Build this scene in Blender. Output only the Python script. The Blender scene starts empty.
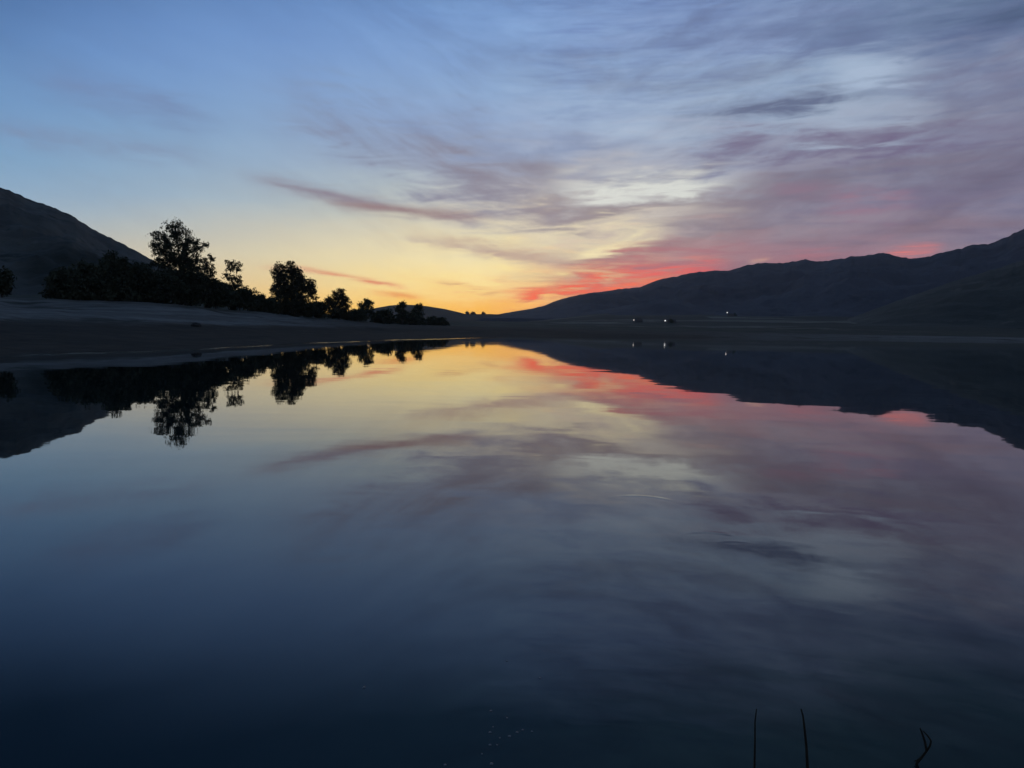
import bpy, bmesh, math, random
from mathutils import Vector, Matrix, noise
R = math.radians
random.seed(7)
scene = bpy.context.scene
C = scene.collection

# ------------------------------------------------------------------ camera
F = 768.0
CAM_H = 1.6
cam_d = bpy.data.cameras.new('camera')
cam_d.sensor_width = 36; cam_d.lens = 36 * F / 1024
cam_d.clip_start = 0.05; cam_d.clip_end = 60000
cam = bpy.data.objects.new('camera', cam_d); C.objects.link(cam)
ROT = Matrix.Rotation(R(90 - 4.06), 3, 'X') @ Matrix.Rotation(R(0.83), 3, 'Z')
M4 = ROT.to_4x4(); M4.translation = (0, 0, CAM_H)
cam.matrix_world = M4
scene.camera = cam

def ray(px, py):
    return (ROT @ Vector(((px - 512) / F, (384 - py) / F, -1))).normalized()
def azte(px, py):
    d = ray(px, py)
    return math.atan2(d.x, d.y), d.z / math.hypot(d.x, d.y)
def to_px(az, te):
    d = ROT.transposed() @ Vector((math.sin(az), math.cos(az), te))
    if d.z > -0.15: return None
    return 512 + F * d.x / -d.z, 384 - F * d.y / -d.z
def at(px, py, D):
    """the point seen at this bearing and height, D metres away on the ground"""
    az, te = azte(px, py)
    return Vector((D * math.sin(az), D * math.cos(az), CAM_H + D * te))
def on_water(px, py):
    az, te = azte(px, py)
    D = -CAM_H / te
    return Vector((D * math.sin(az), D * math.cos(az), 0))
def lin(c):
    return tuple(((v / 255) / 12.92 if v / 255 <= .04045 else ((v / 255 + .055) / 1.055) ** 2.4) for v in c)

# ------------------------------------------------------------------ node helper
class V:
    nt = None
    def __init__(s, sock): s.s = sock
    @staticmethod
    def node(kind, **kw):
        n = V.nt.nodes.new(kind)
        for k, v in kw.items(): setattr(n, k, v)
        return n
    @staticmethod
    def put(inp, v):
        if isinstance(v, V): V.nt.links.new(v.s, inp)
        elif v is not None: inp.default_value = v
    @staticmethod
    def m(op, a, b=None, c=None, clamp=False):
        n = V.node('ShaderNodeMath', operation=op, use_clamp=clamp)
        V.put(n.inputs[0], a)
        if b is not None: V.put(n.inputs[1], b)
        if c is not None: V.put(n.inputs[2], c)
        return V(n.outputs[0])
    def __add__(s, o): return V.m('ADD', s, o)
    __radd__ = __add__
    def __sub__(s, o): return V.m('SUBTRACT', s, o)
    def __rsub__(s, o): return V.m('SUBTRACT', o, s)
    def __mul__(s, o): return V.m('MULTIPLY', s, o)
    __rmul__ = __mul__
    def __truediv__(s, o): return V.m('DIVIDE', s, o)
    def __rtruediv__(s, o): return V.m('DIVIDE', o, s)
    def clamp(s): return V.m('ADD', s, 0.0, clamp=True)
def vec(x, y, z=0.0):
    n = V.node('ShaderNodeCombineXYZ')
    for i, v in enumerate((x, y, z)): V.put(n.inputs[i], v)
    return V(n.outputs[0])
def noise_tex(v, scale=1.0, detail=4.0, rough=.5, dist=0.0, col=False):
    n = V.node('ShaderNodeTexNoise')
    V.put(n.inputs['Vector'], v); n.inputs['Scale'].default_value = scale
    n.inputs['Detail'].default_value = detail; n.inputs['Roughness'].default_value = rough
    n.inputs['Distortion'].default_value = dist
    return V(n.outputs['Color' if col else 'Fac'])
def mixc(f, a, b, mode='MIX'):
    n = V.node('ShaderNodeMix', data_type='RGBA', blend_type=mode, clamp_factor=True)
    V.put(n.inputs[0], f)
    for i, v in ((6, a), (7, b)):
        V.put(n.inputs[i], v if isinstance(v, V) else (*v, 1.0))
    return V(n.outputs[2])
def ramp(f, stops, interp='LINEAR'):
    n = V.node('ShaderNodeValToRGB'); cr = n.color_ramp; cr.interpolation = interp
    while len(cr.elements) < len(stops): cr.elements.new(0.5)
    for e, (p, c) in zip(cr.elements, stops): e.position = p
    for e, (p, c) in zip(cr.elements, stops):
        e.position = p; e.color = (*c, 1.0) if len(c) == 3 else c
    V.put(n.inputs[0], f)
    return V(n.outputs[0])
def maprange(v, a, b, c=0.0, d=1.0, smooth=True):
    n = V.node('ShaderNodeMapRange', interpolation_type='SMOOTHSTEP' if smooth else 'LINEAR')
    V.put(n.inputs[0], v)
    for i, x in enumerate((a, b, c, d)): n.inputs[i + 1].default_value = x
    return V(n.outputs[0])

# ------------------------------------------------------------------ sky
SUN_AZ, SUN_EL = azte(482, 318)[0], R(0.6)
XS = [0, 128, 256, 384, 512, 640, 768, 896, 1024]
SKY = {  # colours of the dusk sky read along a grid of bearings and heights
 -90: [(34,66,104),(40,74,114),(48,82,122),(54,90,128),(60,95,132),(66,99,132),(68,100,128),(64,96,120),(56,84,108)],
 0:   [(80,118,170),(92,130,184),(100,138,192),(106,143,196),(112,146,197),(116,142,190),(116,138,178),(104,124,158),(88,108,142)],
 40:  [(92,131,182),(104,143,197),(110,147,200),(117,153,204),(124,157,205),(127,153,196),(127,148,188),(116,136,172),(104,117,152)],
 80:  [(104,144,191),(114,152,202),(121,157,204),(129,162,206),(136,167,206),(141,165,198),(146,168,197),(152,172,196),(122,132,162)],
 120: [(114,154,197),(122,160,200),(131,164,202),(135,163,202),(144,168,203),(152,172,200),(152,170,195),(158,172,194),(128,132,156)],
 160: [(126,166,201),(135,170,202),(146,174,201),(147,167,194),(144,158,184),(158,168,187),(148,156,178),(138,142,164),(120,120,146)],
 200: [(144,174,200),(153,180,201),(166,186,198),(174,189,191),(170,170,176),(174,172,174),(144,142,158),(136,130,150),(124,124,150)],
 230: [(168,184,192),(182,191,190),(200,201,188),(218,214,188),(222,216,188),(182,170,168),(144,134,150),(138,126,144),(128,122,146)],
 255: [(196,193,178),(208,200,178),(220,212,180),(238,226,180),(248,238,184),(174,146,146),(144,120,138),(138,120,138),(134,124,144)],
 280: [(208,193,162),(218,197,160),(232,209,158),(250,228,156),(255,230,154),(176,114,120),(152,106,122),(144,112,130),(142,120,138)],
 300: [(220,184,136),(228,188,130),(244,202,126),(252,214,126),(250,202,120),(186,98,98),(158,98,110),(148,105,120),(142,112,130)],
 316: [(228,174,108),(236,178,100),(250,190,90),(250,198,88),(248,174,84),(188,92,84),(158,94,100),(148,100,112),(140,104,118)],
}
YS = sorted(SKY)
def sky_col(px, py):
    px = min(max(px, 0), 1023.9); py = min(max(py, YS[0]), YS[-1] - .01)
    i = max(k for k in range(len(XS) - 1) if XS[k] <= px); u = (px - XS[i]) / (XS[i + 1] - XS[i])
    j = max(k for k in range(len(YS) - 1) if YS[k] <= py); v = (py - YS[j]) / (YS[j + 1] - YS[j])
    g = lambda a, b: Vector(lin(SKY[YS[b]][a]))
    return (g(i, j) * (1 - u) + g(i + 1, j) * u) * (1 - v) + (g(i, j + 1) * (1 - u) + g(i + 1, j + 1) * u) * v

def build_world():
    w = bpy.data.worlds.new('World'); scene.world = w; w.use_nodes = True
    nt = w.node_tree; nt.nodes.clear(); V.nt = nt
    tc = V.node('ShaderNodeTexCoord')
    sep = V.node('ShaderNodeSeparateXYZ'); nt.links.new(tc.outputs['Generated'], sep.inputs[0])
    x, y, z = (V(sep.outputs[i]) for i in range(3))
    az = V.m('ARCTAN2', x, y)
    te = z / V.m('MAXIMUM', V.m('SQRT', x * x + y * y), 0.02)
    # cloud-deck coordinates: streets of cloud running towards one vanishing point
    a0 = azte(555, 300)[0]
    zz = V.m('MAXIMUM', te, 0.0) + 0.07
    across = V.m('SINE', az - a0) / zz
    along = V.m('COSINE', az - a0) / zz
    big = noise_tex(vec(across * .75, along * .26, 3.1), 1.0, 5, .55, .35)
    fine = noise_tex(vec(across * 1.7, along * .8, 8.3), 1.25, 8, .62, .5)
    flat = noise_tex(vec(az * 6.0, te * 34.0 + az * 2.0, 1.7), 1.0, 5, .58, .4)
    wisps = noise_tex(vec(az * 11.0 , te * 72.0 - az * 3.0, 5.2), 1.0, 6, .58, .7)
    strip = noise_tex(vec(az * 11.0, te * 190.0, 9.4), 1.0, 5, .6, .5)
    slant = te + (az - azte(560, 200)[0]) * maprange(az, azte(250, 150)[0], azte(760, 150)[0], .34, -.16)   # bands fall to the right, then rise
    fibre = noise_tex(vec(az * 7.0, slant * 27.0, 2.2), 1.0, 7, .58, .8)
    puff = noise_tex(vec(az * 10.0, slant * 25.0, 4.4), 1.3, 9, .66, .5)
    mass = noise_tex(vec(az * 4.2, slant * 15.0, 6.6), 1.0, 3, .5, .5)
    # how cloudy: clear on the left, a full deck on the right
    cloudy = maprange(az, azte(230, 150)[0], azte(620, 150)[0], .18, 1.0)
    warp_a = az + ((flat - .5) * .22 + (big - .5) * .16) * cloudy
    warp_t = te + ((wisps - .5) * .05 + (flat - .5) * .09 + (fine - .5) * .06 + (strip - .5) * .02) * cloudy * maprange(te, 0.0, .2, .45, 1.0)
    # base: rows of bearings, blended by height
    A0, A1 = R(-40), R(40)
    fac = maprange(warp_a, A0, A1, smooth=False)
    rows = [azte(512, yy)[1] for yy in (318, 308, 298, 288, 276, 262, 247, 230, 212, 192, 170, 145, 118, 88, 55, 20, -20, -90)]
    N = 21
    col = None
    for k, t in enumerate(rows):
        st = []
        for i in range(N):
            a = A0 + (A1 - A0) * i / (N - 1)
            p = to_px(a, t)
            st.append((i / (N - 1), tuple(sky_col(*p))))
        c = ramp(fac, st, 'LINEAR')
        col = c if col is None else mixc(maprange(warp_t, rows[k - 1], t, smooth=False), col, c)
    zen = lin((46, 70, 96))
    col = mixc(maprange(te, rows[-1], 1.6), col, zen)
    east = ramp(maprange(te, 0.0, 1.6, smooth=False), [(0, lin((110, 114, 136))), (.15, lin((88, 104, 134))), (1, zen)])
    behind = maprange(V.m('ABSOLUTE', az), R(48), R(120))
    col = mixc(behind, col, east)
    # cloud shading: grey-mauve bodies and brighter gaps
    n = (mass * .46 + puff * .30 + fibre * .24 - .5) * cloudy
    dark = (n * 7.5).clamp()
    light = (n * -6.5).clamp()
    hi = maprange(te, .04, .15)
    col = mixc(dark * hi * .85, col, mixc(1.0, col, mixc(maprange(te, .12, .34), (.68, .58, .60), (.70, .66, .69)), 'MULTIPLY'))
    col = mixc(light * hi * .75, col, mixc(1.0, col, (1.40, 1.36, 1.24), 'MULTIPLY'))
    low = maprange(az, azte(480, 280)[0], azte(570, 280)[0]) * (1.0 - hi * .6)
    band = (strip * .45 + wisps * .55 - .5)
    col = mixc((band * 7.0).clamp() * low * .8, col, mixc(1.0, col, (.60, .56, .72), 'MULTIPLY'))
    col = mixc((band * -6.0).clamp() * low * .45, col, mixc(1.0, col, (1.45, 1.2, 1.15), 'MULTIPLY'))

    def streak(p0, p1, wpx, rgb, amp, bend=0.0, rag=1.0, mode='MIX', tex=None, lo=.3):
        nonlocal col
        (a_0, t_0), (a_1, t_1) = azte(*p0), azte(*p1)
        am, tm = (a_0 + a_1) / 2, (t_0 + t_1) / 2
        L = math.hypot(a_1 - a_0, t_1 - t_0) / 2; cx, cy = (a_1 - a_0) / 2 / L, (t_1 - t_0) / 2 / L
        W = wpx / F
        da, dt = az - am, te - tm
        s = (da * (cx / L) + dt * (cy / L))
        q = (dt * (cx / W) - da * (cy / W)) + s * s * bend + (wisps - .5) * (5.0 * rag) + (flat - .5) * (4.0 * rag)
        e = V.m('EXPONENT', (s * s * s * s + q * q) * -1.0)
        body = maprange(tex if tex else wisps * .2 + fibre * .4 + puff * .4, .40, .60, lo, 1.2)
        col = mixc((e * amp * body).clamp(), col, lin(rgb) if mode == 'MIX' else rgb, mode)
    S = streak
    rt0 = strip * .6 + wisps * .4
    # faint mauve veils in the clear blue, left
    S((-40, 122), (200, 158), 9, (124, 136, 168), .5, rag=.6, lo=.5)
    S((40, 75), (215, 122), 13, (112, 132, 172), .55, rag=.5, lo=.7)
    # the grey bank that comes down from the upper middle
    S((300, 95), (520, 215), 24, (126, 134, 160), .75)
    S((420, 150), (600, 215), 22, (130, 130, 148), .8)
    S((350, 110), (640, 150), 14, (128, 146, 180), .45)
    S((530, 212), (760, 200), 13, (134, 124, 136), .75)
    # sharp long streak
    S((255, 178), (400, 208), 6, (132, 126, 144), .8, rag=.5, lo=.7)
    S((330, 203), (480, 217), 5, (142, 122, 128), .95, rag=.45, lo=.75)
    # pale gaps
    S((555, 193), (730, 182), 12, (218, 222, 216), 1.0, lo=.55, rag=1.0)
    S((520, 238), (660, 230), 11, (244, 234, 194), .85, lo=.3)
    S((570, 254), (650, 240), 7, (248, 236, 188), 1.0, lo=.4)
    S((545, 272), (610, 268), 3, (246, 224, 160), .8, rag=.8, tex=rt0, lo=.2)
    S((620, 220), (700, 208), 5, (206, 200, 190), .8, lo=.2)
    S((800, 128), (930, 112), 12, (172, 186, 206), .9, lo=.15)
    S((830, 80), (930, 62), 14, (168, 186, 210), .9, lo=.15, rag=1.0)
    S((760, 172), (860, 158), 5, (150, 152, 172), .6)
    S((660, 214), (750, 210), 4, (176, 168, 168), .6)
    # dark bodies on the right
    S((690, 118), (880, 92), 9, (98, 110, 140), .95, lo=.35, rag=.9)
    S((660, 30), (1000, 20), 16, (98, 112, 150), .5)
    S((900, 70), (1040, 110), 26, (112, 112, 142), .5)
    S((690, 150), (1030, 138), 12, (112, 104, 134), .95, lo=.35, rag=1.0)
    S((760, 205), (1030, 190), 16, (112, 106, 138), .5)
    S((600, 262), (700, 240), 10, (140, 112, 126), .6)
    # sunset reds under the deck
    rt = strip * .6 + wisps * .4
    S((508, 300), (650, 258), 16, (194, 104, 106), .85, rag=1.4, tex=rt, lo=.25)
    S((512, 296), (600, 283), 7, (246, 92, 70), 1.0, rag=1.2, tex=rt, lo=.1)
    S((560, 284), (650, 272), 5, (240, 98, 80), .8, rag=1.0, tex=rt, lo=.1)
    S((560, 266), (640, 261), 3, (226, 112, 104), .7, rag=.8, tex=rt, lo=.1)
    S((624, 273), (718, 264), 6, (234, 96, 94), 1.0, rag=1.0, tex=rt, lo=.25)
    S((600, 262), (760, 236), 9, (186, 100, 116), .35, rag=1.5, tex=rt, lo=.0)
    S((596, 291), (680, 277), 4, (250, 112, 84), 1.0, rag=.6, tex=rt)
    S((640, 258), (800, 250), 10, (168, 104, 122), .28, tex=rt)
    S((825, 208), (910, 203), 12, (160, 120, 138), .8, rag=1.2)
    S((770, 190), (840, 188), 6, (152, 114, 136), .45)
    S((884, 256), (940, 250), 5.5, (230, 124, 120), .95, rag=.7, tex=rt, lo=.4)
    S((780, 258), (880, 251), 5, (180, 116, 128), .6, tex=rt)
    S((750, 262), (770, 259), 1.6, (255, 200, 160), .7, rag=.4)
    # grey flecks and orange streaks over the glow
    S((430, 240), (580, 262), 5, (176, 152, 146), .7)
    S((560, 262), (640, 258), 5, (150, 124, 132), .6)
    S((490, 276), (560, 290), 5, (214, 160, 122), .6, tex=rt, lo=.0)
    S((440, 282), (500, 294), 4, (204, 154, 108), .7, tex=rt, lo=.0)
    S((405, 236), (448, 242), 3, (190, 176, 160), .6)
    S((262, 268), (330, 272), 3, (216, 160, 128), .5, rag=.5)
    S((300, 267), (400, 286), 2.4, (222, 140, 106), .95, rag=.8, tex=rt, lo=.3)
    S((372, 292), (420, 297), 3, (226, 136, 84), .7, rag=.5)
    # the strongest glow, low over the water
    S((380, 305), (520, 308), 9, (250, 190, 66), .6, rag=.3)
    sky = V.node('ShaderNodeTexSky', sky_type='NISHITA', sun_disc=False, sun_elevation=SUN_EL, sun_rotation=SUN_AZ)
    b1 = V.node('ShaderNodeBackground'); nt.links.new(sky.outputs[0], b1.inputs[0]); b1.inputs[1].default_value = NISHITA
    b2 = V.node('ShaderNodeBackground'); V.put(b2.inputs[0], col); b2.inputs[1].default_value = 1.04
    ad = V.node('ShaderNodeAddShader'); nt.links.new(b1.outputs[0], ad.inputs[0]); nt.links.new(b2.outputs[0], ad.inputs[1])
    out = V.node('ShaderNodeOutputWorld'); nt.links.new(ad.outputs[0], out.inputs[0])
    w.cycles.sampling_method = 'MANUAL'; w.cycles.sample_map_resolution = 512
NISHITA = 0.006
build_world()
sun_d = bpy.data.lights.new('sun', 'SUN'); sun_d.energy = 0.12; sun_d.angle = R(.5); sun_d.color = (1, .55, .3)
sun = bpy.data.objects.new('sun', sun_d); C.objects.link(sun)
sdir = Vector((math.sin(SUN_AZ) * math.cos(SUN_EL), math.cos(SUN_AZ) * math.cos(SUN_EL), math.sin(SUN_EL)))
sun.rotation_euler = sdir.to_track_quat('Z', 'Y').to_euler(); sun.location = sdir * 100 + Vector((0, 0, 50))
vs = scene.view_settings
vs.view_transform = 'Standard'; vs.look = 'None'; vs.exposure = 0; vs.gamma = 1; vs.use_curve_mapping = False

# ------------------------------------------------------------------ materials
def material(name):
    m = bpy.data.materials.new(name); m.use_nodes = True
    nt = m.node_tree; nt.nodes.clear(); V.nt = nt
    b = V.node('ShaderNodeBsdfPrincipled'); o = V.node('ShaderNodeOutputMaterial')
    nt.links.new(b.outputs[0], o.inputs[0])
    b.inputs['Roughness'].default_value = .9
    b.inputs['Specular IOR Level'].default_value = .2
    return m, b
def geo_pos():
    g = V.node('ShaderNodeNewGeometry')
    return V(g.outputs['Position'])
def obj_pos():
    return V(V.node('ShaderNodeTexCoord').outputs['Object'])
def scaled(v, sx, sy, sz):
    n = V.node('ShaderNodeMapping'); V.put(n.inputs[0], v); n.inputs['Scale'].default_value = (sx, sy, sz)
    return V(n.outputs[0])
def bump(h, strength, dist=1.0, normal=None):
    n = V.node('ShaderNodeBump'); n.inputs['Strength'].default_value = strength; n.inputs['Distance'].default_value = dist
    V.put(n.inputs['Height'], h)
    if normal: V.put(n.inputs['Normal'], normal)
    return V(n.outputs[0])
def simple(name, c1, c2, scale=3.0, rough=.9, spec=.2):
    m, b = material(name)
    V.put(b.inputs['Base Color'], mixc(maprange(noise_tex(obj_pos(), scale, 5, .6), .35, .65), c1, c2))
    b.inputs['Roughness'].default_value = rough; b.inputs['Specular IOR Level'].default_value = spec
    return m

def mat_ground():
    m, b = material('ground_earth')
    at_ = V.node('ShaderNodeAttribute', attribute_name='zone'); zone = V(at_.outputs['Fac'])
    pale = V(V.node('ShaderNodeAttribute', attribute_name='pale').outputs['Fac'])
    p = geo_pos()
    n1 = noise_tex(p, .05, 6, .6); n2 = noise_tex(p, .5, 6, .65); n3 = noise_tex(scaled(p, .002, .008, .0), 1.0, 5, .55)
    zz = zone + (n1 - .5) * .5 + (n2 - .5) * .25
    mud = mixc(maprange(n2, .3, .7), (.028, .020, .013), (.046, .034, .023))
    sand = mixc(maprange(n2, .3, .7), (.20, .188, .172), (.27, .252, .228))
    scrub = mixc(maprange(n1, .35, .65), (.045, .046, .032), (.085, .078, .055))
    vor = V.node('ShaderNodeTexVoronoi'); V.put(vor.inputs['Vector'], scaled(p, .0042, .0062, 0)); vor.inputs['Scale'].default_value = 1.0
    cell = V.node('ShaderNodeSeparateColor'); V.nt.links.new(vor.outputs['Color'], cell.inputs[0])
    field = mixc(maprange(V(cell.outputs[0]), .38, .62), (.045, .044, .034), (.20, .182, .145))
    field = mixc(maprange(n3, .45, .6), field, (.055, .055, .042))
    sp = V.node('ShaderNodeSeparateXYZ'); V.put(sp.inputs[0], p)
    bear = V.m('ARCTAN2', V(sp.outputs[0]), V(sp.outputs[1]))
    rings = noise_tex(vec(zone * 7.0, bear * 3.5, n1 * 1.2), 1.0, 7, .68, .3)
    patch = noise_tex(scaled(p, .11, .05, .1), 1.0, 6, .62)
    mud = mixc(maprange(rings, .40, .62), mud, mixc(1.0, mud, (1.55, 1.5, 1.45), 'MULTIPLY'))
    sand = mixc(maprange(rings, .42, .60), sand, mixc(1.0, sand, (.62, .60, .58), 'MULTIPLY'))
    sand = mixc(maprange(patch, .54, .66), sand, (.055, .052, .040))
    zz = zz + (patch - .5) * .7
    c = mixc(maprange(zz, .80, 1.15) * pale, mud, sand)
    c = mixc(maprange(zz, 1.85, 2.15), c, scrub)
    c = mixc(maprange(zz, 3.0, 3.4), c, field)
    V.put(b.inputs['Base Color'], c)
    b.inputs['Roughness'].default_value = .95
    V.put(b.inputs['Normal'], bump(n2 * .6 + n1, .6, .6))
    return m
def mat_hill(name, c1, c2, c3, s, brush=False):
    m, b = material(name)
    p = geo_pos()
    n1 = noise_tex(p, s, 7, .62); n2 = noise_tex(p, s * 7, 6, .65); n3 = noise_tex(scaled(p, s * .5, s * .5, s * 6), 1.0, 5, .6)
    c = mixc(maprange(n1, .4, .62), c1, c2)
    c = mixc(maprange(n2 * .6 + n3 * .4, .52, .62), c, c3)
    if brush:   # dark brush grows on the foot of the slope behind the thicket
        sp = V.node('ShaderNodeSeparateXYZ'); V.put(sp.inputs[0], p)
        side = V(sp.outputs[0]) / V(sp.outputs[1]) + (n1 - .5) * .22
        up = V(sp.outputs[2]) + (n1 - .5) * 50.0 + (n2 - .5) * 12.0
        c = mixc(maprange(side, -.66, -.58) * maprange(up, 50.0, 34.0), c, (.026, .028, .021))
    V.put(b.inputs['Base Color'], c)
    V.put(b.inputs['Normal'], bump(n2, .5, .035 / s))
    return m
def mat_water():
    m, b = material('lake_water')
    b.inputs['Base Color'].default_value = (.0035, .0155, .018, 1)
    b.inputs['Roughness'].default_value = .015
    b.inputs['IOR'].default_value = 1.40
    b.inputs['Specular IOR Level'].default_value = .5
    p = geo_pos()
    sep = V.node('ShaderNodeSeparateXYZ'); V.put(sep.inputs[0], p)
    x, y = V(sep.outputs[0]), V(sep.outputs[1])
    d = V.m('SQRT', x * x + y * y)
    swell = noise_tex(scaled(p, .22, .40, 1), 1.0, 2, .5, .3)
    rip = noise_tex(scaled(p, 1.3, 2.4, 1), 1.0, 3, .5, .2)
    # breaths of wind that ruffle the far water in long thin lanes
    lane = maprange(noise_tex(scaled(p, .006, .05, 1), 1.0, 4, .6), .55, .66) * maprange(d, 35, 90)
    h = swell * maprange(d, 14, 40, .0050, .0030) + rip * (.0003 + lane * .0022)
    # the shallow margin is ruffled in thin broken lines
    shore = V(V.node('ShaderNodeAttribute', attribute_name='shore').outputs['Fac'])
    wob = noise_tex(scaled(p, .03, .03, 1), 1.0, 4, .6)
    edge = maprange(shore + (wob - .5) * .12, .91, .955) * maprange(shore + (wob - .5) * .12, 1.0, .965)
    gap = maprange(noise_tex(scaled(p, .012, .012, 1), 1.0, 3, .5), .36, .52)
    chop = noise_tex(scaled(p, 2.2, 2.2, 1), 1.0, 3, .55)
    h = h + chop * (edge * gap * maprange(d, 38, 48) * maprange(d, 60, 150, .060, .0028))
    # two spreading rings where a fish or a drop touched the surface
    for (px, py, r, wd, a) in ((640, 504, .36, .03, .0010), (712, 541, .26, .035, .0009), (738, 548, .18, .03, .0006)):
        c = on_water(px, py)
        dx, dy = x - c.x, y - c.y
        rr = (V.m('SQRT', dx * dx + dy * dy) - r) / wd
        h = h + V.m('EXPONENT', rr * rr * -1.0) * a * maprange(dy, .1, .36) * maprange(dx, -.28, .12)
    V.put(b.inputs['Normal'], bump(h, 1.0, 1.0))
    return m
M_GROUND = mat_ground(); M_WATER = mat_water()
M_HILL_NEAR = mat_hill('hill_dry_grass', (.075, .070, .060), (.135, .125, .105), (.040, .042, .034), .012, True)
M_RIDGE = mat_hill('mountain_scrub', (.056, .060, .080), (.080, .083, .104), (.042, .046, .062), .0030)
M_FARHILL = mat_hill('dark_brush', (.030, .026, .020), (.042, .036, .027), (.022, .02, .016), .003)
M_SLOPE = mat_hill('slope_scrub', (.050, .052, .045), (.075, .075, .062), (.12, .11, .09), .004)
M_LEAF = simple('dark_leaves', (.042, .050, .030), (.080, .088, .052), .6)
M_LEAF2 = simple('olive_leaves', (.046, .050, .028), (.085, .082, .048), .6)
M_BARK = simple('bark', (.05, .042, .034), (.085, .072, .06), 4)
M_STEM = simple('dry_reed', (.030, .026, .018), (.055, .046, .030), 30)
M_ROCK = simple('dark_rock', (.035, .033, .03), (.07, .065, .06), 3)
M_WALL = simple('house_wall', (.13, .125, .12), (.17, .16, .15), 2)
M_ROOF = simple('house_roof', (.085, .08, .08), (.11, .105, .10), 2)
M_METAL = simple('lamp_metal', (.1, .1, .1), (.14, .14, .14), 2, .6)
def emit(name, c, s):
    m, b = material(name); b.inputs['Base Color'].default_value = (.3, .3, .3, 1)
    b.inputs['Emission Color'].default_value = (*c, 1); b.inputs['Emission Strength'].default_value = s
    return m
M_LAMP_W = emit('white_lamp', (1, .97, .95), 1.4)
M_LAMP_O = emit('warm_lamp', (1, .9, .82), .9)
M_LAMP_F = emit('faint_lamp', (1, .95, .9), 1.3)
m, b = material('bubble_film'); M_BUBBLE = m
b.inputs['Base Color'].default_value = (.16, .17, .18, 1); b.inputs['Roughness'].default_value = .12; b.inputs['Specular IOR Level'].default_value = .9

# ------------------------------------------------------------------ object helpers
def link_mesh(name, verts, faces, mat, parent=None, smooth=True):
    me = bpy.data.meshes.new(name); me.from_pydata(verts, [], faces); me.update()
    me.materials.append(mat)
    if smooth: me.polygons.foreach_set('use_smooth', [True] * len(me.polygons))
    o = bpy.data.objects.new(name, me); C.objects.link(o)
    if parent: o.parent = parent
    return o
def thing(name, label, cat, loc, group=None, rotz=0):
    o = bpy.data.objects.new(name, None); C.objects.link(o); o.location = loc; o.rotation_euler = (0, 0, rotz)
    o.empty_display_size = .2
    return tag(o, label, cat, group)
def tag(o, label, cat, group=None):
    o['label'] = label; o['category'] = cat
    if group: o['group'] = group
    return o
def structure(o): o['kind'] = 'structure'; return o
class MB:
    def __init__(s): s.v = []; s.f = []
    def tube(s, pts, radii, n=6, cap=True):
        base = len(s.v); pts = [Vector(p) for p in pts]
        for i, p in enumerate(pts):
            t = (pts[min(i + 1, len(pts) - 1)] - pts[max(i - 1, 0)]).normalized()
            u = t.cross(Vector((.31, .95, .05))).normalized(); w = t.cross(u)
            for k in range(n):
                a = 2 * math.pi * k / n
                s.v.append(p + (u * math.cos(a) + w * math.sin(a)) * radii[i])
        for i in range(len(pts) - 1):
            for k in range(n):
                a, b2 = base + i * n + k, base + i * n + (k + 1) % n
                s.f.append((a, b2, b2 + n, a + n))
        if cap:
            s.f.append(tuple(base + k for k in range(n))[::-1]); e = base + (len(pts) - 1) * n
            s.f.append(tuple(e + k for k in range(n)))
    def box(s, x0, x1, y0, y1, z0, z1):
        b0 = len(s.v)
        for z in (z0, z1):
            for (x, y) in ((x0, y0), (x1, y0), (x1, y1), (x0, y1)): s.v.append(Vector((x, y, z)))
        for f in ((0, 3, 2, 1), (4, 5, 6, 7), (0, 1, 5, 4), (1, 2, 6, 5), (2, 3, 7, 6), (3, 0, 4, 7)): s.f.append(tuple(b0 + i for i in f))
    def build(s, name, mat, parent=None, smooth=True): return link_mesh(name, s.v, s.f, mat, parent, smooth)
def lerp(a, b, t): return a + (b - a) * t
def fbm(x, y, z=0.0, o=5): return noise.fractal(Vector((x, y, z)), 1.0, 2.0, o)

# ------------------------------------------------------------------ terrain
def zpx(px, dpx, D):   # height of a point dpx pixels above the horizon at distance D
    return CAM_H + D * dpx / F
# bearing (px or degrees), then knots (r, z, zone): camera foot, shore, top of mud, top of sand, plain, far plain, valley side, rim
def col(px=None, deg=None, k=()):
    a = math.atan((px - 512) / F) if px is not None else R(deg)
    return (a, k)
def dist_to_shore(px, ys): return -CAM_H / azte(px, ys)[1]
def zat(px, y, D): return CAM_H + D * azte(px, y)[1]
def L(px, ys, dm, ym, dt, yt, z4, pale=1.0):
    ds = dist_to_shore(px, ys)
    return col(px, k=[(0, -.7, 0, pale), (ds, 0, 0, pale), (dm, zat(px, ym, dm), 1, pale), (dt, zat(px, yt, dt), 2, pale), (dt + 90, zat(px, yt, dt) + 1.2 + z4, 2.6, pale), (900, 10 + z4, 3, pale), (2500, 25, 3, pale), (6000, 40, 3, pale)])
def Rt(px, ys, zn=1.2, pale=.5):
    ds = dist_to_shore(px, ys)
    return col(px, k=[(0, -.7, 0, pale), (ds, 0, zn, pale), (ds + 25, .7, zn + .1, pale), (ds + 110, 1.9, 2.2, pale), (ds + 330, 4.5, 3.2, pale), (1050, 11, 4, pale), (1950, 43, 4, pale), (6000, 70, 4, pale)])
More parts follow.
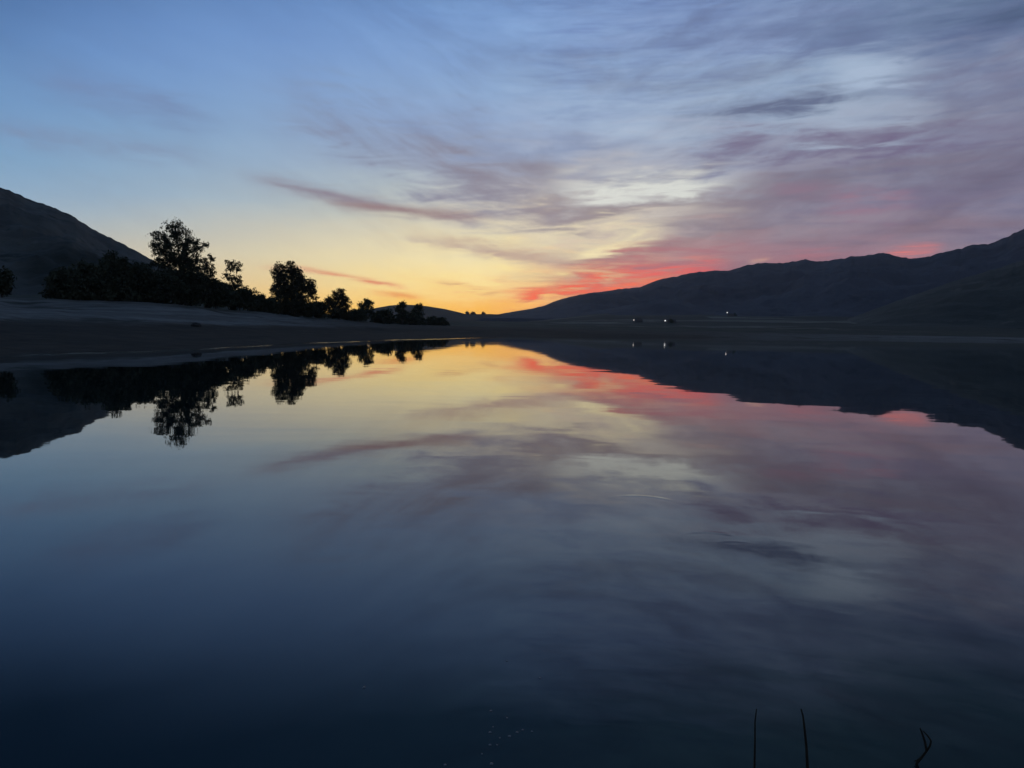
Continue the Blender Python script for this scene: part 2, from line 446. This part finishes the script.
COLS = [
 col(deg=-180, k=[(0, -.2, 0), (1.3, 0, 0), (6, .9, 1), (16, 2.4, 2), (60, 6, 2.6), (900, 14, 3), (2500, 30, 3), (6000, 60, 3)]),
 col(deg=-110, k=[(0, -.3, 0), (3.5, 0, 0), (14, 1.2, 1), (34, 3.2, 2), (90, 7, 2.6), (900, 14, 3), (2500, 30, 3), (6000, 60, 3)]),
 col(deg=-70, k=[(0, -.5, 0), (17, 0, 0), (40, 1.7, 1), (66, 4.2, 2), (140, 8, 2.6), (900, 14, 3), (2500, 25, 3), (6000, 50, 3)]),
 L(-250, 361, 60, 313, 100, 293, 2), L(0, 355.5, 78, 318, 118, 297, 2), L(100, 352, 86, 321, 126, 300, 2), L(180, 349, 95, 324, 138, 304, 1.5),
 L(260, 345, 112, 326, 166, 313, 1.2, .9), L(300, 343, 126, 327, 188, 317, .8, .75), L(340, 341.5, 142, 327.5, 215, 320, .5, .4), L(400, 339.5, 185, 328.5, 290, 324.5, .3, .1),
 L(460, 338, 245, 329, 385, 326, .3, .05), L(520, 337, 335, 329.5, 520, 327.5, .3, .05),
 Rt(600, 336.8, .8, .1), Rt(700, 337.4, .9, .25), Rt(800, 338.2, 1.3, .6), Rt(900, 339.4, 1.5, .8), Rt(1024, 341.2, 1.5, .9), Rt(1250, 345.5, 1.3, .8),
 col(deg=62, k=[(0, -.6, 0), (190, 0, 0), (215, 1, 1), (280, 3, 2), (480, 6, 3), (1100, 15, 4), (2300, 34, 4), (6000, 60, 4)]),
 col(deg=100, k=[(0, -.4, 0), (24, 0, 0), (36, 1, 1), (60, 2.6, 2), (140, 6, 2.6), (900, 14, 3), (2500, 30, 3), (6000, 60, 3)]),
 col(deg=180, k=[(0, -.2, 0), (1.3, 0, 0), (6, .9, 1), (16, 2.4, 2), (60, 6, 2.6), (900, 14, 3), (2500, 30, 3), (6000, 60, 3)]),
]
def ground(az, r, with_zone=False):
    az = (az + math.pi) % (2 * math.pi) - math.pi
    i = 0
    while i < len(COLS) - 2 and COLS[i + 1][0] < az: i += 1
    a, ka = COLS[i]; b, kb = COLS[i + 1]
    t = min(max((az - a) / (b - a), 0), 1)
    kn = [(lerp(p[0], q[0], t), lerp(p[1], q[1], t), lerp(p[2], q[2], t)) for p, q in zip(ka, kb)]
    pale = lerp((ka[0] + (1,))[3], (kb[0] + (1,))[3], t)
    x, y = r * math.sin(az), r * math.cos(az)
    wob = 1 + .05 * noise.noise(Vector((az * 9, 1.3, 0))) + .035 * noise.noise(Vector((az * 31, 4.3, 0)))
    rr = r / (wob if r < 700 else 1)
    j = 0
    while j < len(kn) - 2 and kn[j + 1][0] < rr: j += 1
    p, q = kn[j], kn[j + 1]
    u = min(max((rr - p[0]) / (q[0] - p[0]), 0), 1)
    if j == 0: u = u ** 3 if az < 3 else u
    z = lerp(p[1], q[1], u)
    if j == 0: z = min(z, -.02 * 0 + z)
    ds = kn[1][0]
    if rr > ds:
        k = min((rr - ds) / (ds * .4 + 2), 1)
        z += k * (fbm(x * .04, y * .04) * min(.5, r * .0028) + (fbm(x * .004, y * .004, 3) * min(3.5, max(0, r - 260) * .006)))
        z = max(z, .01 + .004 * min(rr - ds, 20))
    if with_zone: return z, lerp(p[2], q[2], u), pale
    return z
def ground_at(px, D):
    a = azte(px, 330)[0]
    return Vector((D * math.sin(a), D * math.cos(a), ground(a, D)))

def build_terrain():
    angs = []
    a = -180.0
    while a < 180 - 1e-6:
        angs.append(R(a)); a += .2 if -40 <= a < 40 else 2.0
    rs = [0.4 * 1.055 ** k for k in range(400)]
    rs = [r for r in rs if r < 5600] + [5600]
    # denser rings through the bank
    rs = sorted(set(rs + [30 + 1.6 * k for k in range(130)]))
    verts = [Vector((0, 0, -.6))]; zone = [0.0]; pales = [1.0]; faces = []
    n = len(angs)
    for r in rs:
        for a in angs:
            z, zn, pl = ground(a, r, True)
            verts.append(Vector((r * math.sin(a), r * math.cos(a), z))); zone.append(zn); pales.append(pl)
    for k in range(n): faces.append((0, 1 + (k + 1) % n, 1 + k))
    for i in range(len(rs) - 1):
        for k in range(n):
            a, b2 = 1 + i * n + k, 1 + i * n + (k + 1) % n
            faces.append((a, b2, b2 + n, a + n))
    o = link_mesh('ground', verts, faces, M_GROUND)
    at_ = o.data.attributes.new('zone', 'FLOAT', 'POINT'); at_.data.foreach_set('value', zone)
    at_ = o.data.attributes.new('pale', 'FLOAT', 'POINT'); at_.data.foreach_set('value', pales)
    o.data.update()
    return structure(o)
build_terrain()
# the lake: one sheet, which knows how near its shore each point is
def shore_dist(az):
    i = 0
    while i < len(COLS) - 2 and COLS[i + 1][0] < az: i += 1
    (a0, k0), (a1, k1) = COLS[i], COLS[i + 1]
    wob = 1 + .05 * noise.noise(Vector((az * 9, 1.3, 0))) + .035 * noise.noise(Vector((az * 31, 4.3, 0)))
    return lerp(k0[1][0], k1[1][0], (az - a0) / (a1 - a0)) * wob
v = [Vector((0, 0, 0))]; f = []; sh = [0.0]
LV = [.05, .15, .3, .5, .65, .75, .8, .85, .9, .94, .97, 1.0, 1.08]; n = 720
for q in LV:
    for k in range(n):
        a = -math.pi + 2 * math.pi * k / n; r = shore_dist(a) * q
        v.append(Vector((r * math.sin(a), r * math.cos(a), 0))); sh.append(q)
for k in range(n): f.append((0, 1 + (k + 1) % n, 1 + k))
for i in range(len(LV) - 1):
    for k in range(n):
        a, b2 = 1 + i * n + k, 1 + i * n + (k + 1) % n
        f.append((a, b2, b2 + n, a + n))
wat = structure(link_mesh('water', v, f, M_WATER, smooth=False))
wat.data.attributes.new('shore', 'FLOAT', 'POINT').data.foreach_set('value', sh)

# ------------------------------------------------------------------ hills
def skyline(pts, az):
    for (a0, t0), (a1, t1) in zip(pts, pts[1:]):
        if a0 <= az <= a1:
            return lerp(t0, t1, (az - a0) / (a1 - a0))
    return pts[0][1] if az < pts[0][0] else pts[-1][1]
def hill(name, px_pts, Dtop, Dfoot, mat, seed, gully, na=300, nr=60, zfoot=0.0, rough=.012):
    pts = [azte(*p) for p in px_pts]
    a0, a1 = pts[0][0], pts[-1][0]
    D_ = Dtop if callable(Dtop) else (lambda u: Dtop)
    verts = []; faces = []
    nb = 14
    for i in range(na + 1):
        az = lerp(a0, a1, i / na); u = i / na
        te = skyline(pts, az); D = D_(u); zt = CAM_H + te * D
        zt += (fbm(az * 60, seed, 0, 4) + .6 * fbm(az * 190, seed, 2, 3)) * rough * zt * .5
        H = zt - zfoot
        for j in range(nr + nb + 1):
            if j <= nr:
                t = j / nr; r = lerp(Dfoot, D, t)
                s = t ** 1.25 * (1 - .0) ; s = .55 * t + .45 * (t * t * (3 - 2 * t))
                x, y = r * math.sin(az), r * math.cos(az)
                sc = gully[0] / (Dtop if not callable(Dtop) else 4200) * 1.0
                env = math.sin(math.pi * min(t, 1)) ** .8
                g = fbm(x * sc, y * sc, seed, 6) * gully[1] * H * env
                g -= abs(fbm(x * sc * 1.7 + 5, y * sc * .8 + x * sc * .9, seed + 3, 5)) * gully[1] * H * env
                z = zfoot + H * s + g
                # never let the front of the hill rise over its own skyline
                z = min(z, CAM_H + (te * .985) * r + .0 if t < .98 else zt)
                if t < .05: z = min(z, zfoot + H * .06)
                if j == 0: z = zfoot - 16   # the toe runs on under the plain
            else:
                t = (j - nr) / nb; r = D + t * min((D - Dfoot) * .9, 1000)
                x, y = r * math.sin(az), r * math.cos(az)
                z = zt - (H + 30) * (t ** 1.3)
            verts.append(Vector((r * math.sin(az), r * math.cos(az), z)))
    w = nr + nb + 1
    for i in range(na):
        for j in range(w - 1):
            a = i * w + j
            faces.append((a, a + w, a + w + 1, a + 1))
    return structure(link_mesh(name, verts, faces, mat))
hill('hill', [(-420, 250), (-300, 190), (-180, 165), (-90, 172), (-20, 184), (0, 188), (8, 189), (30, 200), (52, 207), (75, 217), (88, 226), (100, 233), (120, 242), (145, 256), (170, 268), (200, 282), (240, 295), (300, 309), (350, 318), (380, 324)],
     760, 270, M_HILL_NEAR, 2.3, (9, .10), na=420, nr=90, zfoot=4, rough=.03)
hill('far_hill', [(330, 319), (352, 313), (375, 308), (390, 305.5), (402, 304.5), (415, 305), (430, 306.5), (445, 309), (458, 312), (466, 314), (480, 314), (490, 314), (500, 314.5), (515, 318), (530, 323), (545, 328)],
     3200, 1500, M_FARHILL, 5.1, (10, .05), na=160, nr=30, zfoot=12)
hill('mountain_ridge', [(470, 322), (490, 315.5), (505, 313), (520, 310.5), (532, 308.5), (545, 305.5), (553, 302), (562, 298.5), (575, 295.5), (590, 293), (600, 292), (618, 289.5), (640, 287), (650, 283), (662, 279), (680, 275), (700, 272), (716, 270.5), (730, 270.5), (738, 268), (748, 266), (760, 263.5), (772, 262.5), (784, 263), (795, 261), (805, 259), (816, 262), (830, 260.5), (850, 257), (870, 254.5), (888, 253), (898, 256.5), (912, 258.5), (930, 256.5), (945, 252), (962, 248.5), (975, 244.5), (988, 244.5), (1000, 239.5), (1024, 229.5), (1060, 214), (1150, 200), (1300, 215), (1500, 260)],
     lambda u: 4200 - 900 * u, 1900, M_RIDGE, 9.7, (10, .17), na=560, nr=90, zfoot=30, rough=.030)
hill('slope', [(800, 331), (840, 322), (880, 307), (920, 293), (960, 279), (1000, 267), (1024, 260), (1100, 238), (1200, 225), (1400, 262), (1500, 300)],
     1750, 950, M_SLOPE, 14.2, (8, .13), na=260, nr=70, zfoot=10, rough=.03)

# ------------------------------------------------------------------ trees
def leaf_cloud(rng, mb, centre, rad, n, size):
    for _ in range(n):
        d = Vector((rng.gauss(0, 1), rng.gauss(0, 1), rng.gauss(0, .8)))
        p = centre + d * rad * .5
        u = Vector((rng.gauss(0, 1), rng.gauss(0, 1), rng.gauss(0, 1))).normalized()
        w = u.cross(Vector((rng.gauss(0, 1), rng.gauss(0, 1), rng.gauss(0, 1)))).normalized()
        s = size * rng.uniform(.6, 1.3); b0 = len(mb.v)
        mb.v += [p - u * s, p + w * s * .45, p + u * s, p - w * s * .45]
        mb.f.append((b0, b0 + 1, b0 + 2, b0 + 3))
def bank_top(px):
    a = azte(px, 330)[0]
    i = 0
    while i < len(COLS) - 2 and COLS[i + 1][0] < a: i += 1
    (a0, k0), (a1, k1) = COLS[i], COLS[i + 1]
    return lerp(k0[3][0], k1[3][0], (a - a0) / (a1 - a0))
def plant(name, label, cat, px, D, lobes, dens=1.0, leaf=.28, clump=.75, mat=None, trunk_r=.28, seed=1, group=None, parts=('trunk', 'crown'), lean=0.0, base=None):
    """lobes: (px, py, half width px, half height px, density) of foliage as seen; rebuilt as clumps of leaves on limbs with real depth"""
    rng = random.Random(seed)
    if group in ('trees along the left bank', 'shrubs along the left bank'): D = bank_top(px) * 1.01 + (7 if name == 'tree' else 3)
    b = base or ground_at(px, D)
    t = thing(name, label, cat, b, group)
    wood = MB(); crown = MB()
    k = D / F
    top = max((at(l[0], l[1], D).z for l in lobes)) - b.z
    tdir = Vector((math.cos(azte(px, 330)[0]), -math.sin(azte(px, 330)[0]), 0))   # sideways as seen
    fwd = Vector((math.sin(azte(px, 330)[0]), math.cos(azte(px, 330)[0]), 0))
    trunk_top = Vector((lean * top, 0, top * .62))
    tp = [Vector((0, 0, -.3)) + trunk_top * 0]
    for q in (.0, .2, .45, .7, 1.0):
        tp.append(Vector((trunk_top.x * q + rng.uniform(-.15, .15) * q, rng.uniform(-.15, .15) * q, max(trunk_top.z * q, .05 if q == 0 else 0))))
    wood.tube(tp, [trunk_r * 1.4, trunk_r * 1.25, trunk_r, trunk_r * .8, trunk_r * .55, trunk_r * .25], 8)
    for (lx, ly, hw, hh, ld) in lobes:
        c = at(lx, ly, D) - b
        rx, rz = hw * k, hh * k; ry = min(rx * 1.0, max(rx, rz)) * .9
        frac = min(max((c.z - rz * .4) / max(trunk_top.z, .1), .12), .95)
        root = trunk_top * frac * .9
        mid = (root + c) * .5 + Vector((rng.uniform(-.3, .3), rng.uniform(-.3, .3), .15 * rz))
        lr = max(trunk_r * .38, .04)
        wood.tube([root, mid, c], [lr, lr * .7, lr * .4], 6)
        nc = max(5, int(rx * rz * 2.6 * ld * dens / (clump * clump)) + 3)
        for _ in range(nc):
            while True:
                q = Vector((rng.uniform(-1, 1), rng.uniform(-1, 1), rng.uniform(-1, 1)))
                if q.length < 1: break
            q = q * (.35 + .65 * q.length ** .3) if q.length > 0 else q
            # uneven outline
            wob = .86 + .28 * noise.noise(Vector((q.x * 2.2 + lx, q.y * 2.2 + ly, q.z * 2.2 + seed)))
            off = tdir * q.x * rx * wob + fwd * q.y * ry * wob + Vector((0, 0, q.z * rz * wob))
            p = c + off
            if p.z < .25: p.z = .25 + rng.random() * .4
            if rng.random() < .55:
                m_ = (c + p) * .5 + Vector((rng.uniform(-.2, .2), rng.uniform(-.2, .2), rng.uniform(-.1, .2)))
                wood.tube([c * .7 + root * .3, m_, p], [.07, .045, .018], 4, False)
            leaf_cloud(rng, crown, p, clump * rng.uniform(.7, 1.35), int(rng.uniform(16, 34)), leaf)
    wood.build(parts[0], M_BARK, t)
    crown.build(parts[1], mat or M_LEAF, t, smooth=False)
    return t
G_TREES = 'trees along the left bank'
plant('tree', 'tallest tree on the left bank, airy ragged crown reaching above the dark hill', 'tree', 181, 148,
      [(166, 240, 14, 14, .85), (175, 230, 10, 12, .8), (186, 244, 12, 12, .9), (159, 250, 9, 10, .7), (172, 258, 16, 12, 1.2), (190, 262, 15, 14, 1.4), (196, 248, 7, 7, .6), (204, 245, 4.5, 4, .55), (180, 276, 20, 14, 1.6), (156, 237, 4.5, 6, .45), (194, 278, 14, 12, 1.6), (187, 232, 3, 5, .4), (160, 264, 9, 8, 1.0)],
      dens=.85, leaf=.17, clump=.42, seed=11, trunk_r=.36, group=G_TREES)
plant('tree', 'loose-leaved tree leaning against the right side of the tallest tree', 'tree', 206, 152,
      [(206, 264, 8, 10, .65), (211, 274, 6, 9, .6), (202, 282, 13, 12, 1.5), (212, 257, 4, 5, .4), (214, 286, 10, 9, 1.5)], dens=.8, leaf=.17, clump=.40, seed=12, trunk_r=.22, group=G_TREES)
plant('tree', 'small see-through tree with thin crown between the tallest tree and the broad one', 'tree', 233, 160,
      [(230, 266, 7, 7, .75), (238, 268, 5, 6, .6), (231, 278, 7, 6, .6), (240, 280, 4, 5, .5), (226, 276, 4, 5, .45), (236, 287, 7, 7, 1.2), (228, 289, 7, 7, 1.2)], dens=.8, leaf=.16, clump=.36, seed=13, trunk_r=.17, group=G_TREES)
plant('tree', 'broad dense tree with a double top standing alone against the yellow glow', 'tree', 294, 188,
      [(280, 274, 9, 12, 1.3), (291, 270, 8, 9, 1.3), (298, 277, 9, 11, 1.3), (288, 288, 17, 14, 1.6), (302, 288, 13, 11, 1.4), (311, 286, 6, 7, .9), (278, 292, 8, 10, 1.1), (313, 295, 6, 7, 1), (292, 304, 22, 12, 1.8), (284, 308, 14, 8, 1.8), (304, 308, 14, 8, 1.8)],
      dens=1.15, leaf=.22, clump=.55, mat=M_LEAF2, seed=14, trunk_r=.42, group=G_TREES)
plant('tree', 'medium rounded tree with bumpy top just right of the broad double-topped tree', 'tree', 339, 225,
      [(339, 296, 8, 9, 1.3), (331, 302, 7, 7, 1.2), (345, 302, 6, 8, 1.2), (338, 309, 13, 9, 1.4), (326, 307, 4, 5, .8), (339, 314, 14, 6, 1.6)], dens=1.1, leaf=.24, clump=.55, mat=M_LEAF2, seed=15, trunk_r=.3, group=G_TREES)
plant('tree', 'small round-headed tree with a flat crown low on the bank left of the far pair', 'tree', 366, 280,
      [(367, 304, 6, 5, 1.3), (362, 307, 4, 5, 1.1), (367, 312, 7, 6, 1.2)], dens=1.1, leaf=.34, clump=.75, seed=16, trunk_r=.25, group=G_TREES)
plant('tree', 'left tree of the small far pair at the right end of the bank', 'tree', 402, 340,
      [(402, 306, 5, 4.5, 1.3), (398, 309, 3.5, 4, 1.1), (403, 313, 6, 5, 1.2)], dens=1.1, leaf=.36, clump=.8, seed=17, trunk_r=.25, group=G_TREES)
plant('tree', 'right tree of the small far pair at the right end of the bank', 'tree', 418, 350,
      [(419, 307.5, 4.5, 4.5, 1.3), (414, 310, 3, 4, 1.0), (418, 314, 6, 4.5, 1.2)], dens=1.1, leaf=.36, clump=.8, seed=18, trunk_r=.22, group=G_TREES)
G_SH = 'shrubs along the left bank'
SHRUBS = [  # px, top py, half width px, base py, D, label
 (3, 269, 6.5, 292, 150, 'dark shrub at the far left edge below the hill, apart from the others'),
 (66, 266, 17, 299, 142, 'left end shrub of the dark thicket below the hill'),
 (92, 256, 19, 300, 146, 'second shrub from the left in the dark thicket, rising above the first'),
 (118, 251, 19, 301, 148, 'rounded tall shrub in the middle of the dark thicket under the hill slope'),
 (142, 256, 16, 302, 150, 'dense shrub directly left of the tallest tree'),
 (164, 270, 15, 303, 142, 'low shrub at the foot of the tallest tree, left side'),
 (192, 274, 15, 304, 144, 'low shrub at the foot of the tallest tree, right side'),
 (216, 279, 14, 306, 152, 'low shrub between the leaning tree and the see-through tree'),
 (240, 286, 13, 308, 160, 'low shrub at the foot of the small see-through tree'),
 (257, 291, 10, 311, 166, 'small mounded shrub right of the see-through tree'),
 (268, 296, 9, 313, 172, 'smallest shrub left of the broad double-topped tree'),
 (316, 300, 12, 317, 192, 'low shrub right under the broad double-topped tree'),
 (355, 308, 13, 320, 235, 'low shrub right of the medium bumpy-topped tree'),
 (383, 309.5, 14, 323, 290, 'low wide shrub left of the small far pair of trees'),
 (410, 313, 17, 324.5, 335, 'low wide shrub under the small far pair of trees'),
 (436, 316.5, 12, 325.5, 370, 'low wide shrub right of the small far pair of trees'),
]
for i, (px, ty, hw, by, D, lab) in enumerate(SHRUBS):
    rng = random.Random(100 + i); h = by - ty; lobes = []
    for q in range(6):
        lobes.append((px + rng.uniform(-.55, .55) * hw, ty + h * rng.uniform(.28, .62), hw * rng.uniform(.4, .6), h * rng.uniform(.22, .32), 1.2))
    lobes.append((px, ty + h * .62, hw * 1.05, h * .36, 1.6)); lobes.append((px - hw * .45, ty + h * .85, hw * .7, h * .2, 1.5)); lobes.append((px + hw * .45, ty + h * .85, hw * .7, h * .2, 1.5))
    plant('shrub', lab, 'shrub', px, D, lobes, dens=1.1, leaf=.3 if D < 250 else .4, clump=.7, mat=M_LEAF, seed=100 + i, trunk_r=.12, group=G_SH, parts=('stem', 'foliage'))
G_FAR = 'tiny trees on the far skyline'
for i, (px, py, hw, lab) in enumerate([(467, 312.3, 1.8, 'left of three tiny trees on the far skyline under the glow'), (473, 312.6, 2.4, 'middle of three tiny trees on the far skyline under the glow'), (483, 313, 1.6, 'right of three tiny trees on the far skyline, set apart')]):
    D = 2900; b0 = at(px, 315.5, D)
    plant('tree', lab, 'tree', px, D, [(px, py + .6, hw, 1.7, 1.2), (px + .8, py + 1.4, hw, 1.4, 1.2)], dens=.9, leaf=2.2, clump=4.0, seed=200 + i, trunk_r=.6, group=G_FAR, base=b0)

# ------------------------------------------------------------------ farmsteads across the lake
def farmhouse(px, D, label, w=10, d=7, h=3.4, rot=.3):
    b = ground_at(px, D)
    t = thing('farmhouse', label, 'house', b, 'houses across the lake', rot)
    m_ = MB(); m_.box(-w / 2, w / 2, -d / 2, d / 2, -1, h); m_.build('wall', M_WALL, t, False)
    r = MB(); o = .5; e = h + .003; rh = 1.8
    r.v = [Vector(p) for p in ((-w / 2 - o, -d / 2 - o, e), (w / 2 + o, -d / 2 - o, e), (w / 2 + o, d / 2 + o, e), (-w / 2 - o, d / 2 + o, e), (-w / 2 - o, 0, e + rh), (w / 2 + o, 0, e + rh))]
    r.f = [(0, 1, 5, 4), (2, 3, 4, 5), (1, 2, 5), (3, 0, 4), (0, 3, 2, 1)]
    rf = r.build('roof', M_ROOF, t, False)
    ch = MB(); ch.box(2, 2.7, -.35, .35, e + 1.2, e + rh + 1); ch.build('chimney', M_WALL, rf, False)
    dr = MB(); dr.box(-.6, .6, -d / 2 - .08, -d / 2 - .003, 0, 2.1); dr.build('door', M_ROOF, t, False)
    for x in (-3.2, 3):
        wn = MB(); wn.box(x - .7, x + .7, -d / 2 - .08, -d / 2 - .003, 1.2, 2.6); wn.build('window', M_ROOF, t, False)
    return t
def yard_lamp(px, py, D, label, mat, s):
    b = ground_at(px, D); z = at(px, py, D).z - b.z
    z = max(z, 4)
    t = thing('yard_lamp', label, 'lamp', b, 'lamps across the lake')
    p = MB(); p.tube([(0, 0, -.5), (0, 0, z * .5), (0, 0, z)], [.16, .13, .1], 8); p.tube([(0, 0, z), (0, -.6, z + .15), (0, -1.0, z + .1)], [.08, .07, .06], 6); p.build('pole', M_METAL, t)
    hd = MB()
    for i in range(6):
        pass
    me = bmesh.new(); bmesh.ops.create_uvsphere(me, u_segments=12, v_segments=8, radius=s)
    for v_ in me.verts: v_.co += Vector((0, -1.0, z))
    md = bpy.data.meshes.new('lamp_head'); me.to_mesh(md); me.free(); md.materials.append(mat)
    o = bpy.data.objects.new('lamp_head', md); C.objects.link(o); o.parent = t
farmhouse(638, 1110, 'low farmhouse beside the left lamp on the far shore under the mountain', rot=.2)
farmhouse(671.5, 1100, 'low farmhouse beside the brightest lamp on the far shore', w=11, rot=-.25)
farmhouse(730, 1850, 'low farmhouse higher up beside the faint upper right lamp across the lake', w=12, h=3.6, rot=.1)
yard_lamp(633.5, 320, 1050, 'left of three lamps across the lake, dim and warm', M_LAMP_O, .7)
yard_lamp(664.8, 320.7, 1030, 'brightest of three lamps across the lake, white, middle one', M_LAMP_W, .8)
yard_lamp(726.5, 312.6, 1830, 'faint lamp across the lake, highest and furthest right of three', M_LAMP_F, 1.1)
yl = 'small dark tree beside the farmhouses on the far shore'
for i, (px, D, hh) in enumerate([(639, 1115, 7), (671, 1090, 6), (735, 1870, 8)]):
    b0 = ground_at(px, D); te_ = (b0.z + hh - CAM_H) / D; k = F / D
    hzy = 322 + .0146 * px
    ty = hzy - te_ * F
    plant('tree', yl, 'tree', px, D, [(px, ty + hh * k * .35, hh * .3 * k, hh * .34 * k, 1.1), (px + .6, ty + hh * k * .62, hh * .38 * k, hh * .25 * k, 1.1)], dens=.9, leaf=.9, clump=1.8, seed=300 + i, trunk_r=.3, group='small trees beside the far farmhouses')

# ------------------------------------------------------------------ bank and foreground
def rock(px, py, D, w, h, label):
    b = ground_at(px, D); rng = random.Random(5)
    bm = bmesh.new(); bmesh.ops.create_icosphere(bm, subdivisions=3, radius=1)
    for v_ in bm.verts:
        n = 1 + .35 * noise.noise(v_.co * 1.6 + Vector((px, 0, 0))) + .12 * noise.noise(v_.co * 5)
        v_.co = Vector((v_.co.x * w * n, v_.co.y * w * .7 * n, v_.co.z * h * n + h * .35))
    md = bpy.data.meshes.new('rock'); bm.to_mesh(md); bm.free(); md.materials.append(M_ROCK)
    o = bpy.data.objects.new('rock', md); C.objects.link(o); o.location = b
    tag(o, label, 'rock'); return o
rock(196, 326, 88, .55, .28, 'dark rock lying on the pale sand of the left bank below the leaning tree')

def stem(name, label, cat, pts, D, r0, r1):
    P = [at(x, y, D) for x, y in pts]
    P = [Vector((P[0].x, P[0].y, -.12))] + P
    b = Vector((P[0].x, P[0].y, 0)); m_ = MB()
    n = len(P); m_.tube([p - b for p in P], [lerp(r0, r1, i / (n - 1)) for i in range(n)], 8)
    o = m_.build(name, M_STEM); o.location = b; tag(o, label, cat, 'stems standing in the shallow water'); return o
stem('reed_stem', 'thin dark stem standing straight in the near water, left of the thicker stem', 'reed', [(753.5, 790), (754.5, 765), (755, 740), (755, 722), (756.5, 709)], 2.55, .0045, .0018)
stem('reed_stem', 'thicker dark stem in the near water, bending left at its tip', 'reed', [(808, 792), (807.5, 768), (806.5, 748), (804.5, 728), (803, 716), (801, 709)], 2.55, .0062, .002)
bw = on_water(916, 764); Db = math.hypot(bw.x, bw.y)
m_ = MB()
g = lambda x, y: at(x, y, Db) - bw
m_.tube([Vector((-.012, 0, -.05)), g(917, 763), g(922, 757), g(926.5, 751), g(925, 742), g(922, 733), g(920, 728)], [.005, .005, .0048, .0045, .0042, .0036, .002], 8)
m_.tube([g(926.5, 751), g(930, 746), g(931, 741), g(928, 736), g(923, 731)], [.0042, .0036, .0033, .003, .0022], 8)
m_.tube([g(921, 757.5), g(917, 760.5), g(914.5, 761)], [.0035, .003, .002], 6)
o = m_.build('broken_twig', M_STEM); o.location = bw
tag(o, 'bent forked twig poking out of the near water at the lower right', 'twig', 'stems standing in the shallow water')

bm = bmesh.new(); bmesh.ops.create_uvsphere(bm, u_segments=16, v_segments=10, radius=1)
bmesh.ops.bisect_plane(bm, geom=bm.verts[:] + bm.edges[:] + bm.faces[:], plane_co=(0, 0, -.05), plane_no=(0, 0, -1), clear_outer=True)
bub = bpy.data.meshes.new('bubble'); bm.to_mesh(bub); bm.free(); bub.materials.append(M_BUBBLE)
bub.polygons.foreach_set('use_smooth', [True] * len(bub.polygons))
for i, (px, py, s) in enumerate([(364, 687.5, .0075), (491, 711, .006), (490, 732.5, .006), (507, 718, .0045), (509.5, 736.5, .0065), (517, 732.5, .006), (522.5, 730, .005), (532, 731.5, .005), (500, 738, .004), (490, 745, .006), (497, 745, .004), (491.5, 764, .007), (482, 754, .004), (445, 765, .006), (507, 661, .005), (540, 678, .0045), (493, 727, .004)]):
    o = bpy.data.objects.new('bubble', bub); C.objects.link(o); o.location = on_water(px, py); o.scale = (s, s * .9, s * .55)
    if i == 0: tag(o, 'lone bubble on the dark water well left of the other bubbles', 'bubble')
    else: tag(o, 'tiny bubble floating in the loose cluster on the dark near water', 'bubble', 'bubbles floating near the bottom of the photo')

# ------------------------------------------------------------------ haze
HAZE = 0.00004
def haze():
    m = MB(); m.box(-5700, 5700, -5700, 5700, -3, 700)
    mt = bpy.data.materials.new('haze'); mt.use_nodes = True; nt = mt.node_tree; nt.nodes.clear()
    pv = nt.nodes.new('ShaderNodeVolumePrincipled'); ou = nt.nodes.new('ShaderNodeOutputMaterial')
    pv.inputs['Color'].default_value = (.86, .89, .95, 1); pv.inputs['Density'].default_value = HAZE; pv.inputs['Anisotropy'].default_value = .72
    nt.links.new(pv.outputs[0], ou.inputs['Volume'])
    o = m.build('haze', mt, None, False); o['kind'] = 'stuff'
if HAZE: haze()
